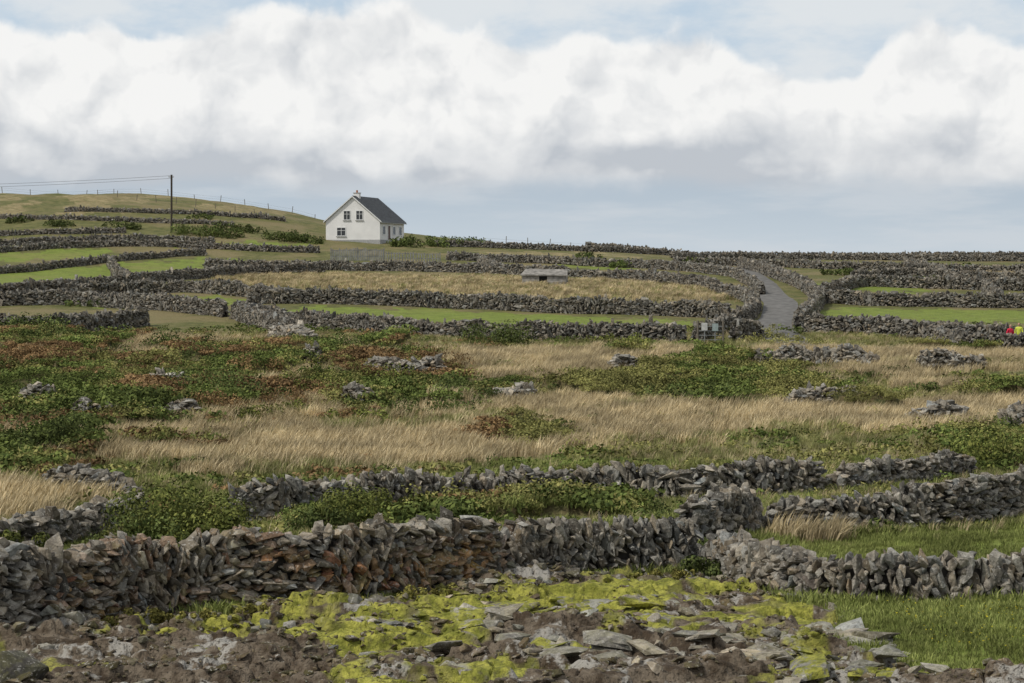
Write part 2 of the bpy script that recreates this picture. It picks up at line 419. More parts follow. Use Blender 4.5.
rocks('shore_rocks',6500,.05,.24,RP,.03,.2,.55,lambda x,y:(fbm(x/1.5,y/1.5,101,3)>.50-.16*sstep(-x,-1,6)),algae=.8,tone=(1.1,.93,.8))
rocks('limestone_ledge',280,.22,.85,poly([(330,640),(470,600),(640,598),(720,625),(850,628),(930,660),(960,683),(700,690),(400,672)]),.14,.46,.28,algae=.85,tilt=.17,pw=1.5,fn=lambda x,y:fbm(x/1.6,y/.9,131,3)>.46)
rocks('pale_boulders',60,.2,.52,poly([(330,625),(470,590),(640,600),(850,620),(930,683),(1010,683),(700,690),(400,660)]),.24,.5,.55,algae=.5)
rocks('pale_boulders',40,.15,.4,poly([(0,690),(20,640),(200,620),(340,615),(340,690)]),.14,.34,.55,algae=.4)
rocks('wall_foot_rubble',360,.10,.36,poly([(-50,662),(0,652),(120,634),(260,622),(400,608),(500,596),(700,584),(800,606),(860,614),(850,606),(790,598),(700,573),(500,584),(300,604),(120,618),(-50,640)]),.08,.34,.65,algae=.5)
rocks('boulder',1,.9,.91,poly([(0,700),(30,700),(30,686),(0,686)]),.08,.12,.7)
# ------------------------------------------------------------ foliage
def leaves(P,d,ls,c1,c2,q):
    n=len(P); u=np.cross(d,q.normal(size=(n,3))); u/=np.linalg.norm(u,axis=1)[:,None]+1e-9
    nn=d+q.normal(size=(n,3))*.5; v=np.cross(nn,u); v/=np.linalg.norm(v,axis=1)[:,None]+1e-9
    s=ls*q.uniform(.6,1.4,n)[:,None]
    V=np.stack([P-u*s*.5,P+v*s*.28,P+u*s*.5+d*s*.1,P-v*s*.28],1).reshape(-1,3)
    Fs=np.arange(n*4).reshape(n,4); f=q.random(n)[:,None]
    c=np.array(c1)[None]*(1-f)+np.array(c2)[None]*f; c=np.concatenate([c,np.ones((n,1))],1)
    return V,Fs,np.repeat(c,4,0)
def leafclump(name,n,r,flat,ls,c1,c2,seed,lump=5):
    q=np.random.default_rng(seed); cen=q.normal(size=(lump,3))*[.5,.5,.25]*r; cen[:,2]=np.abs(cen[:,2])
    k=q.integers(0,lump,n); d=q.normal(size=(n,3)); d/=np.linalg.norm(d,axis=1)[:,None]; d[:,2]=np.abs(d[:,2])*.9-.1
    rad=r*.5*q.uniform(.6,1.08,n); P=cen[k]+d*rad[:,None]*[1,1,flat]
    return leaves(P,d,ls,c1,c2,q)
def tuft(n,h,spread,w,c1,c2,lean,seed,head=False):
    q=np.random.default_rng(seed); a=q.uniform(0,6.28,n); r=q.random(n)**.5*spread
    b0=np.stack([np.cos(a)*r,np.sin(a)*r,np.full(n,-.04)],1); hh=h*q.uniform(.55,1.15,n)
    dirv=np.stack([np.cos(a),np.sin(a),0*a],1)*q.uniform(.05,.35,n)[:,None]+np.array([lean,0,0])+q.normal(size=(n,3))*.08; dirv[:,2]=0
    mid=b0+dirv*hh[:,None]*.35+np.array([0,0,1])*hh[:,None]*.6
    tip=b0+dirv*hh[:,None]*1.1+np.array([0,0,1])*hh[:,None]*(1-.15*np.linalg.norm(dirv,axis=1))[:,None]
    fa=q.uniform(0,3.14,n); sd=np.stack([np.cos(fa),np.sin(fa),0*fa],1)*w/2
    V=np.stack([b0-sd,b0+sd,mid-sd*.8,mid+sd*.8,tip],1).reshape(-1,3); i=np.arange(n)[:,None]*5
    Fs=np.concatenate([i+[0,1,3],i+[0,3,2],i+[2,3,4]])
    f=q.random(n)[:,None]; c=np.array(c1)[None]*(1-f)+np.array(c2)[None]*f
    c5=np.repeat(c,5,0); c5=np.concatenate([c5,np.ones((len(c5),1))],1)
    return V,Fs,c5
def coll(name,items,mat):
    c=bpy.data.collections.new(name)
    for i,(V,Fs,Co) in enumerate(items):
        o=mk(name+'_shape',V,Fs,[mat],False,attrs={'scol':('FLOAT_COLOR',Co)},link=False); o.name='%s_shape_%02d'%(name,i); c.objects.link(o)
    return c
def scatter(name,P,rot,scl,pick,collection):
    me=bpy.data.meshes.new(name); me.vertices.add(len(P)); me.vertices.foreach_set('co',np.asarray(P,np.float32).ravel())
    a=me.attributes.new('irot','FLOAT_VECTOR','POINT'); a.data.foreach_set('vector',np.asarray(rot,np.float32).ravel())
    a=me.attributes.new('iscl','FLOAT_VECTOR','POINT'); a.data.foreach_set('vector',np.asarray(scl,np.float32).ravel())
    a=me.attributes.new('ipick','INT','POINT'); a.data.foreach_set('value',np.asarray(pick,np.int32))
    ob=bpy.data.objects.new(name,me); scene.collection.objects.link(ob)
    ng=bpy.data.node_groups.new(name+'_scatter','GeometryNodeTree')
    ng.interface.new_socket('Geometry',in_out='INPUT',socket_type='NodeSocketGeometry'); ng.interface.new_socket('Geometry',in_out='OUTPUT',socket_type='NodeSocketGeometry')
    gi=ng.nodes.new('NodeGroupInput'); go=ng.nodes.new('NodeGroupOutput'); ip=ng.nodes.new('GeometryNodeInstanceOnPoints'); ci=ng.nodes.new('GeometryNodeCollectionInfo')
    ci.inputs['Collection'].default_value=collection; ci.inputs['Separate Children'].default_value=True; ci.inputs['Reset Children'].default_value=True
    def na(nm,ty):
        n=ng.nodes.new('GeometryNodeInputNamedAttribute'); n.data_type=ty; n.inputs['Name'].default_value=nm; return n.outputs['Attribute']
    L=ng.links.new
    L(gi.outputs[0],ip.inputs['Points']); L(ci.outputs[0],ip.inputs['Instance']); ip.inputs['Pick Instance'].default_value=True
    L(na('ipick','INT'),ip.inputs['Instance Index']); L(na('irot','FLOAT_VECTOR'),ip.inputs['Rotation']); L(na('iscl','FLOAT_VECTOR'),ip.inputs['Scale'])
    L(ip.outputs[0],go.inputs[0])
    md=ob.modifiers.new('scatter','NODES'); md.node_group=ng
    return ob
tanC1,tanC2=(.34,.265,.14),(.56,.465,.29); grC1,grC2=(.13,.16,.04),(.26,.28,.09)
CT=coll('tall_grass',[tuft(22,.62,.2,.024,tanC1,tanC2,.28,i) for i in range(5)]+[tuft(20,.45,.18,.024,(.16,.18,.055),(.37,.34,.16),.2,10+i) for i in range(4)],MT)
CG=coll('short_grass',[tuft(22,.22,.16,.016,grC1,grC2,.1,30+i) for i in range(5)],MT)
CS=coll('scrub',[leafclump('c',100,.55,.75,.12,(.06,.085,.022),(.16,.19,.05),60+i) for i in range(4)]+
   [leafclump('c',100,.5,.7,.11,(.14,.09,.045),(.26,.165,.075),70+i) for i in range(3)]+
   [leafclump('c',100,.55,.8,.10,(.14,.145,.045),(.27,.25,.085),80+i) for i in range(3)],ML)
def cand(n,y0,y1,w=.29):
    y=np.sqrt(rng.uniform(y0**2,y1**2,n)); x=rng.uniform(-1,1,n)*(w*y+1.5); return x,y
ROADP=poly([(735,268),(760,283),(768,293),(781,303),(780,315),(774,330),(800,345),(900,350),(1000,352),(1070,354)])
def near_road(x,y,d=1.9):
    m=np.zeros(x.shape,bool)
    for i in range(len(ROADP)-1):
        a=ROADP[i];b=ROADP[i+1]; ab=b-a; t_=np.clip(((x-a[0])*ab[0]+(y-a[1])*ab[1])/(ab@ab),0,1)
        m|=np.hypot(x-a[0]-ab[0]*t_,y-a[1]-ab[1]*t_)<d
    return m
x,y=cand(120000,48,150); t,b,s,r,al=Z=zones(x,y); z=ground(x,y,Z); u=rng.random(len(x))
patch=fbm(x/5,y/7,111,3)
keep=((t>.5)&(u<.85*sstep(patch,.3,.45)+.25))|((t<.5)&(s<.5)&(b<.5)&(r<.5)&(u<.55*sstep(patch,.3,.55)+.15)&(y<145))|((b>.5)&(u<.04))|((s>.5)&(u<.09))
keep&=~near_road(x,y)
x,y,z,t,patch=[a[keep] for a in (x,y,z,t,patch)]; n=len(x)
pk=np.where(((t>.5)&(rng.random(n)<sstep(fbm(x/6,y/6,115,3),.27,.5)))|(rng.random(n)<.12),rng.integers(0,5,n),rng.integers(5,9,n))
sc=rng.uniform(.6,1.2,n)*np.where(t>.5,1,.65)
scatter('tall_grass',np.stack([x,y,z],1),np.stack([rng.normal(0,.08,n),rng.normal(0,.08,n),rng.normal(0,.7,n)],1),np.stack([sc,sc,sc],1),pk,CT)
x,y=cand(60000,170,222); t,b,s,r,al=Z=zones(x,y); z=ground(x,y,Z); k=(t>.5)&(rng.random(len(x))<.5); x,y,z=x[k],y[k],z[k]; n=len(x); sc=rng.uniform(.4,.9,n)
scatter('field_grass',np.stack([x,y,z],1),np.stack([0*x,0*x,rng.normal(0,.8,n)],1),np.stack([sc*1.6,sc*1.6,sc],1),rng.integers(0,9,n),CT)
x,y=cand(70000,27,70); t,b,s,r,al=Z=zones(x,y); z=ground(x,y,Z); keep=(r<.5)&(rng.random(len(x))<np.where(y<60,.95,.5)); x,y,z,b=x[keep],y[keep],z[keep],b[keep]; n=len(x)
sc=rng.uniform(.5,1.3,n)*np.where(b>.5,.55,1.0)*(.6+.8*fbm(x/1.5,y/1.5,117,3))
scatter('short_grass',np.stack([x,y,z],1),np.stack([rng.normal(0,.1,n),rng.normal(0,.1,n),rng.uniform(0,6.28,n)],1),np.stack([sc*1.5,sc*1.5,sc],1),rng.integers(0,5,n),CG)
x,y=cand(50000,48,150); t,b,s,r,al=Z=zones(x,y); z=ground(x,y,Z); u=rng.random(len(x)); keep=(s>.5)&(u<.9)|((t>.5)&(u<.02))|((t<.5)&(b<.5)&(r<.5)&(u<.06)); x,y,z=x[keep],y[keep],z[keep]; n=len(x)
hn=fbm(x/3.5,y/5,121,3)+rng.normal(0,.05,n)
pk=np.where(hn<.45,rng.integers(0,4,n),np.where(hn<.54,rng.integers(7,10,n),np.where(x<0,rng.integers(4,7,n),rng.integers(7,10,n))))
sc=rng.uniform(.6,1.5,n)*(.5+1.0*fbm(x/2.5,y/2.5,125,2))
scatter('bramble_scrub',np.stack([x,y,z],1),np.stack([0*x,0*x,rng.uniform(0,6.28,n)],1),np.stack([sc,sc,sc*.85],1),pk,CS)
def bush(px,row,w,h,dep=None,c1=(.045,.065,.02),c2=(.14,.165,.05),ls=.09,dens=260,seed=None,world=None,name='bramble_bush'):
    q=np.random.default_rng(seed if seed is not None else int(px*7+row)%99991); dep=dep or w*.6
    X0,Y0=world if world else at(px,row)
    nl=max(9,int(w*5)); cen=np.stack([q.uniform(-.5,.5,nl)*w*.85,q.uniform(-.5,.5,nl)*dep,q.uniform(.05,.62,nl)*h],1)
    cen[:,2]*=1-.5*(2*cen[:,0]/w)**2; rr=q.uniform(.22,.42,nl)*min(h,w*.6)
    n=int(dens*w*h*3)+200; k=q.choice(nl,n,p=rr**2/np.sum(rr**2)); d=q.normal(size=(n,3)); d/=np.linalg.norm(d,axis=1)[:,None]
    P=cen[k]+d*(rr[k]*q.uniform(.5,1.12,n)**.6)[:,None]; P[:,0]+=X0; P[:,1]+=Y0
    P[:,2]=np.maximum(P[:,2],.0)+base_z(P[:,0],P[:,1])
    V,Fs,Co=leaves(P,d,ls,c1,c2,q); tone=q.uniform(.65,1.35,nl)[k]; Co[:,:3]*=np.repeat(tone,4)[:,None]
    return mk(name,V,Fs,[ML],False,attrs={'scol':('FLOAT_COLOR',Co)})
YG=dict(c1=(.06,.08,.02),c2=(.22,.23,.06)); RD=dict(c1=(.10,.065,.03),c2=(.24,.155,.07))
bush(185,548,3.4,2.2,1.6,**YG); bush(232,548,2.0,1.4,**YG); bush(135,551,2,1.2); bush(160,540,2.2,1.6)
bush(350,530,2.6,1.25,**YG); bush(395,526,2.2,1.1,**YG); bush(310,535,1.8,1.0); bush(470,524,2.2,.9); bush(520,522,2.6,.8,c1=(.07,.08,.02),c2=(.2,.19,.06)); bush(590,518,2.4,.75)
bush(705,577,.95,.85,.5); bush(722,560,.9,.8); bush(575,570,1.0,.35); bush(660,520,1.5,.6)
bush(498,346,4.4,2.1,ls=.16,dens=90); bush(468,404,3.2,1.9,ls=.13,dens=120); bush(210,398,5.5,1.9,ls=.14,dens=90); bush(30,458,4.5,2.2,ls=.12,dens=130)
bush(996,470,3.0,1.7,ls=.12,dens=120,**YG); bush(1030,440,2.5,1.4,ls=.12,dens=120); bush(600,412,2.6,.5,ls=.12,dens=120,**YG); bush(690,400,5,1.2,ls=.14,dens=80); bush(770,392,3.5,.9,ls=.14,dens=80,**YG)
bush(120,370,5,1.5,ls=.15,dens=80); bush(330,392,4,1.3,ls=.14,dens=80,**YG); bush(180,352,5,1.6,ls=.16,dens=70); bush(60,345,5,1.5,ls=.16,dens=70); bush(20,380,4,1.5,ls=.14,dens=80)
bush(30,334,7,1.6,ls=.2,dens=50); bush(620,345,5,.9,ls=.16,dens=60,**YG)
q0=np.random.default_rng(99)
for i in range(30):
    px=q0.uniform(-10,440); row=q0.uniform(348,428); bush(px,row,q0.uniform(2,4.5),q0.uniform(.8,1.6),ls=.13,dens=75,seed=i,**[dict(),YG,RD,RD][int(q0.integers(0,4))])
for i in range(14):
    px=q0.uniform(540,1010); row=q0.uniform(360,402); bush(px,row,q0.uniform(1.5,4),q0.uniform(.4,.9),ls=.13,dens=80,seed=100+i,**[dict(),YG][int(q0.integers(0,2))])
bush(10,556,2,.7,**YG); bush(20,335,6,1.5,ls=.2,dens=50)
for px,row,w,h in [(205,236,9,1.9),(228,236,5,2.1),(285,241,7,1.5),(300,241,4,1.7),(410,247,6,1.5),(425,246,7,1.7),(445,246,6,1.6),(468,246,5,1.5),(485,247,4,1.3),(312,243,3,1.4),(700,265,5,1.1),(625,268,4,1.2),(90,306,5,.9),(545,262,5,1),(840,275,5,1),(930,283,4,1),(60,226,5,1),(120,228,6,1.1),(20,222,4,1),(250,232,5,1.2),(200,218,4,.9),(960,270,4,1),(590,258,4,.9)]:
    bush(px,row,w,h,2.5,ls=.28,dens=28)
for i in range(26):
    px=-10+i*28+random.uniform(-8,8); row=np.interp(px,[0,120,300,480,700],[645,624,610,592,577])
    bush(px,row,random.uniform(.3,.9),random.uniform(.12,.3),.35,c1=(.08,.08,.02),c2=(.25,.22,.06),ls=.06,dens=600,name='wall_foot_weeds')
# ------------------------------------------------------------ road
def densify(W,step):
    seg=np.linalg.norm(np.diff(W,axis=0),axis=1); cs=np.concatenate([[0],np.cumsum(seg)]); s=np.arange(0,cs[-1],step)
    P=np.stack([np.interp(s,cs,W[:,0]),np.interp(s,cs,W[:,1])],1)
    for _ in range(10): P[1:-1]=(P[:-2]+P[1:-1]*2+P[2:])/4
    return P
P=densify(ROADP,.6); tg=np.gradient(P,axis=0); tg/=np.linalg.norm(tg,axis=1)[:,None]; nn=np.stack([-tg[:,1],tg[:,0]],1)
offs=np.linspace(-1.5,1.5,9); RV=[]
for o in offs:
    q=P+nn*o; RV.append(np.stack([q[:,0],q[:,1],base_z(q[:,0],q[:,1])+.05+.03*(1-(o/1.5)**2)],1))
RV=np.stack(RV,1); nR=len(P); ii=np.arange(nR*9).reshape(nR,9)
RF=np.stack([ii[:-1,:-1],ii[1:,:-1],ii[1:,1:],ii[:-1,1:]],-1).reshape(-1,4)
mk('road',RV.reshape(-1,3),RF[:,::-1],[simple('worn_tarmac',(.14,.135,.125),.9,.3,1.5)],True)
# ------------------------------------------------------------ box helper
def box(name,lo,hi,mat,parent=None,bev=0):
    x0,y0,z0=lo;x1,y1,z1=hi
    V=[(x0,y0,z0),(x1,y0,z0),(x1,y1,z0),(x0,y1,z0),(x0,y0,z1),(x1,y0,z1),(x1,y1,z1),(x0,y1,z1)]
    Fs=[(0,3,2,1),(4,5,6,7),(0,1,5,4),(1,2,6,5),(2,3,7,6),(3,0,4,7)]
    o=mk(name,V,Fs,[mat],parent=parent)
    if bev:
        m=o.modifiers.new('b','BEVEL'); m.width=bev; m.segments=2
    return o
# ------------------------------------------------------------ house
MW=simple('white_render',(.74,.73,.71),.85,.05,.8); MR=simple('slate_roof',(.12,.125,.13),.7,.25,3); MGl=simple('window_glass',(.05,.055,.06),.15,.1); MF=simple('white_frame',(.7,.7,.69),.5,.03)
MD=simple('dark_door',(.10,.05,.04),.5); MST=simple('grey_plinth',(.35,.35,.34),.9)
hx=(353-512)/F*268; hy=268.0; hz=float(base_z(hx,hy+3))-.1
H=empty('white_cottage',(hx,hy,hz),math.radians(-14)); H.scale=(.95,.95,.95)
w=4.0;Lh=11.5;ev=2.75;ap=6.1
V=[(-w,0,-1),(w,0,-1),(w,0,ev),(0,0,ap),(-w,0,ev),(-w,Lh,-1),(w,Lh,-1),(w,Lh,ev),(0,Lh,ap),(-w,Lh,ev)]
me=bpy.data.meshes.new('walls'); me.from_pydata(V,[],[(0,1,2,3,4),(9,8,7,6,5),(1,6,7,2),(5,0,4,9),(2,7,8,3),(3,8,9,4)]); me.materials.append(MW)
o=bpy.data.objects.new('walls',me); scene.collection.objects.link(o); o.parent=H
sl=(ap-ev)/w; oh=.3
for sgn,nm in ((-1,'roof_left'),(1,'roof_right')):
    a=(0,ap+.06); bb=(sgn*(w+oh),ev-oh*sl+.06); tk=.14
    V=[(a[0],-.22,a[1]),(bb[0],-.22,bb[1]),(bb[0],Lh+.22,bb[1]),(a[0],Lh+.22,a[1])]; V+= [(v[0],v[1],v[2]+tk) for v in V]
    mk(nm,V,[(0,3,2,1),(4,5,6,7),(0,1,5,4),(1,2,6,5),(2,3,7,6),(3,0,4,7)],[MR],parent=H)
    V=[(a[0],-.26,a[1]-.05),(bb[0],-.26,bb[1]-.05),(bb[0],-.222,bb[1]-.05),(a[0],-.222,a[1]-.05)]; V+=[(v[0],v[1],v[2]+.17) for v in V]
    mk('barge_board',V,[(0,3,2,1),(4,5,6,7),(0,1,5,4),(1,2,6,5),(2,3,7,6),(3,0,4,7)],[MF],parent=H)
for i in range(26):
    t_=i/26; xx=(w+oh)*t_; zz=ap+.06-xx*sl+.14
    box('slate_course',(xx,-.2,zz-.02),(xx+.05,Lh+.2,zz+.012),MR,H)
box('chimney',(-.42,1.6,ap-.5),(.42,2.3,ap+.6),MW,H,.02); box('chimney_cap',(-.48,1.54,ap+.6),(.48,2.36,ap+.7),MST,H)
bpy.ops.mesh.primitive_cone_add(vertices=16,radius1=.15,radius2=.12,depth=.35,location=(0,1.95,ap+.87)); o=bpy.context.object; o.name='chimney_pot'; o.data.materials.append(simple('clay_pot',(.35,.14,.07))); o.parent=H
def win_front(cx,z0,ww,hh):
    box('window_glass',(cx-ww/2,-.03,z0),(cx+ww/2,-.01,z0+hh),MGl,H)
    f=.07
    for a in ((cx-ww/2-f,z0-f,cx-ww/2,z0+hh+f),(cx+ww/2,z0-f,cx+ww/2+f,z0+hh+f),(cx-ww/2,z0-f,cx+ww/2,z0),(cx-ww/2,z0+hh,cx+ww/2,z0+hh+f),(cx-.03,z0,cx+.03,z0+hh)):
        box('window_frame',(a[0],-.06,a[1]),(a[2],-.008,a[3]),MF,H)
    box('transom',(cx-ww/2,-.062,z0+hh*.62),(cx+ww/2,-.031,z0+hh*.62+.05),MF,H)
    box('window_sill',(cx-ww/2-.15,-.14,z0-f-.1),(cx+ww/2+.15,-.005,z0-f-.003),MST,H)
win_front(-.85,2.95,.9,1.2); win_front(1.0,2.95,.9,1.2); win_front(-1.7,.7,1.2,1.1)
def win_side(cy,z0,ww,hh,mat=None):
    box('window_glass',(w+.01,cy-ww/2,z0),(w+.03,cy+ww/2,z0+hh),mat or MGl,H); f=.09
    for a in ((cy-ww/2-f,z0-f,cy-ww/2,z0+hh+f),(cy+ww/2,z0-f,cy+ww/2+f,z0+hh+f),(cy-ww/2,z0-f,cy+ww/2,z0),(cy-ww/2,z0+hh,cy+ww/2,z0+hh+f)):
        box('window_frame',(w+.008,a[0],a[1]),(w+.06,a[2],a[3]),MF,H)
win_side(1.8,.9,1.1,1.1); win_side(4.2,.1,1.0,2.0,MD); win_side(6.6,.9,1.1,1.1); win_side(9.6,.9,1.1,1.1)
box('gutter',(w+oh,-.2,ev-.3),(w+oh+.1,Lh+.2,ev-.2),MST,H); box('plinth',(-w-.05,-.05,-1),(w+.05,Lh+.05,.12),MST,H)
# ------------------------------------------------------------ garden fence
MB=simple('weathered_boards',(.23,.23,.22),.9,.3,2)
def board_fence(name,p0,p1,h,step,bw,mat,rails=True):
    E=empty(name); p0=np.array(p0);p1=np.array(p1); L=np.linalg.norm(p1-p0); d=(p1-p0)/L; n=int(L/step); Vs=[];Fs=[]
    def bx(c,a,hw,ht,z0,z1):
        nx=np.array([-a[1],a[0]]); b0=len(Vs)
        for zz in (z0,z1):
            for sx,sy in ((-1,-1),(1,-1),(1,1),(-1,1)): q=c+a*hw*sx+nx*ht*sy; Vs.append((q[0],q[1],zz))
        for f in [(0,3,2,1),(4,5,6,7),(0,1,5,4),(1,2,6,5),(2,3,7,6),(3,0,4,7)]: Fs.append([b0+i for i in f])
    for i in range(n+1):
        c=p0+d*i*step; g=float(base_z(c[0],c[1])); bx(c,d,bw/2,.015,g,g+h*random.uniform(.88,1.04))
    mk('boards',Vs,Fs,[mat],parent=E); Vs.clear();Fs.clear()
    m=int(L/2.2)
    for i in range(m+1):
        c=p0+d*i*L/m+np.array([-d[1],d[0]])*.08; g=float(base_z(c[0],c[1])); bx(c,d,.06,.05,g-.2,g+h*1.05)
        if i<m:
            c2=c+d*L/m/2; g2=float(base_z(c2[0],c2[1])); 
            for zz in (.3,.8): bx(c2-np.array([-d[1],d[0]])*.045,d,L/m/2,.02,g2+h*zz,g2+h*zz+.09)
    mk('posts_and_rails',Vs,Fs,[mat],parent=E); return E
board_fence('board_fence',at(331,261),at(384,261),1.5,.21,.14,MB); board_fence('board_fence',at(386,261),at(440,262),1.1,.33,.13,MB)
MP=simple('fence_post_timber',(.16,.14,.11),.95)
def tube(name,pts,r,mat,parent=None,seg=5):
    cu=bpy.data.curves.new(name,'CURVE'); cu.dimensions='3D'; sp=cu.splines.new('POLY'); sp.points.add(len(pts)-1)
    for i,p in enumerate(pts): sp.points[i].co=(*p,1)
    cu.bevel_depth=r; cu.bevel_resolution=2; cu.materials.append(mat); cu.use_fill_caps=True
    o=bpy.data.objects.new(name,cu); scene.collection.objects.link(o); o.parent=parent; return o
MWI=simple('wire',(.12,.12,.12),.5)
def wire_fence(W,h=1.0,step=3.2):
    E=empty('wire_fence'); P=densify(np.array(W,float),step); tops=[]
    for i,p in enumerate(P):
        g=float(base_z(p[0],p[1])); lean=random.uniform(-.15,.15); hh=h*random.uniform(.7,1.2)
        tube('post',[(p[0],p[1],g-.2),(p[0]+lean,p[1],g+hh)],.05,MP,E); tops.append((p[0],p[1],g+h*.7))
    tube('wire_top',tops,.008,MWI,E); tube('wire_low',[(a,b,c-.35) for a,b,c in tops],.008,MWI,E)
wire_fence([(-100,322),(-70,323),(-50,322),(-38,318),(-28,310)],1.0,4.5); wire_fence([(-62,300),(-48,296),(-36,292)]); wire_fence([(-4,286),(6,288),(14,290)])
px_=(172-512)/F*262; ups=empty('utility_pole'); g=float(base_z(px_,262)); top=EYE+(262-175)/F*262
tube('pole',[(px_,262,g-.5),(px_+.05,262,top)],.13,simple('creosoted_pole',(.06,.05,.04),.9),ups)
tube('crossarm',[(px_-.35,262,top-.3),(px_+.35,262,top-.3)],.04,MP,ups)
for s_ in (-.3,.3): tube('insulator',[(px_+s_,262,top-.3),(px_+s_,262,top-.12)],.05,MF,ups)
x2=px_-62; y2=250; t2=top-1.9
for k,dz in ((0,0),(1,-.35)):
    pts=[(px_+(x2-px_)*u,262+(y2-262)*u,top-.12+dz+(t2-top)*u-1.1*4*u*(1-u)*.6) for u in np.linspace(0,1,24)]
    tube('overhead_wire',pts,.018,MWI,ups)
g2=float(base_z(x2,y2)); tube('utility_pole.001',[(x2,y2,g2-.5),(x2,y2,t2)],.13,MP)
# ------------------------------------------------------------ low stone shed with slab roof and trough in the tan field
MC=simple('old_concrete',(.24,.225,.20),.95,.4,2); MDK=simple('painted_doorway_shade',(.02,.02,.02),.9)  # second material: near-black colour painted for the shade in the doorway
cx,cy=at(544,284); g=float(base_z(cx,cy)); T_=empty('low_field_shed',(cx,cy,g-.1),math.radians(-6))
V=[(-2.35,-.15,.92),(2.35,-.15,.88),(2.15,2.5,1.42),(-2.05,2.5,1.5)]; V+=[(a,b,c+.12) for a,b,c in V]
mk('slab_roof',V,[(0,3,2,1),(4,5,6,7),(0,1,5,4),(1,2,6,5),(2,3,7,6),(3,0,4,7)],[MC],parent=T_)
box('front_wall_left',(-2.2,0,-.3),(-.5,.22,.9),MC,T_); box('front_wall_right',(.3,0,-.3),(2.2,.22,.86),MC,T_); box('doorway_shade_panel',(-.497,.15,-.3),(.297,.2,.86),MDK,T_)  # last box: black panel across the opening, in place of shade inside
box('side_wall_left',(-2.2,.223,-.3),(-1.95,2.3,.95),MC,T_); box('side_wall_right',(1.95,.223,-.3),(2.2,2.3,.9),MC,T_); box('rear_wall',(-1.947,2.1,-.3),(1.947,2.3,1.35),MC,T_)
box('trough',(.5,-.7,-.3),(2.1,-.1,.38),MC,T_,.03); box('seam',(-.05,-.12,1.035),(.02,.1,1.09),MC,T_)
gx,gy=at(708,344); g=float(base_z(gx,gy)); G=empty('field_gate',(gx,gy-.6,g)); MGal=simple('galvanised_steel',(.22,.23,.23),.5,.1,5)
for k,zz in enumerate((.3,.6,.9,1.2)): tube('bar_%d'%k,[(-.7,0,zz),(.9,0,zz)],.025,MGal,G)
tube('gate_post_left',[(-.75,0,-.2),(-.75,0,1.6)],.07,MP,G); tube('gate_post_right',[(.95,0,-.2),(.95,0,1.6)],.07,MP,G)
S1=empty('sign_board',(gx-.3,gy-.8,g)); box('panel',(-.22,0,.95),(.18,.02,1.45),simple('white_sign',(.55,.55,.53),.5),S1); tube('post',[(0,.05,-.2),(0,.05,1.4)],.03,MGal,S1)
S2=empty('sign_board',(gx+.4,gy-.8,g)); box('panel',(-.2,0,.9),(.2,.02,1.4),simple('grey_sign',(.3,.36,.35),.5),S2); tube('post',[(0,.05,-.2),(0,.05,1.4)],.03,MGal,S2)
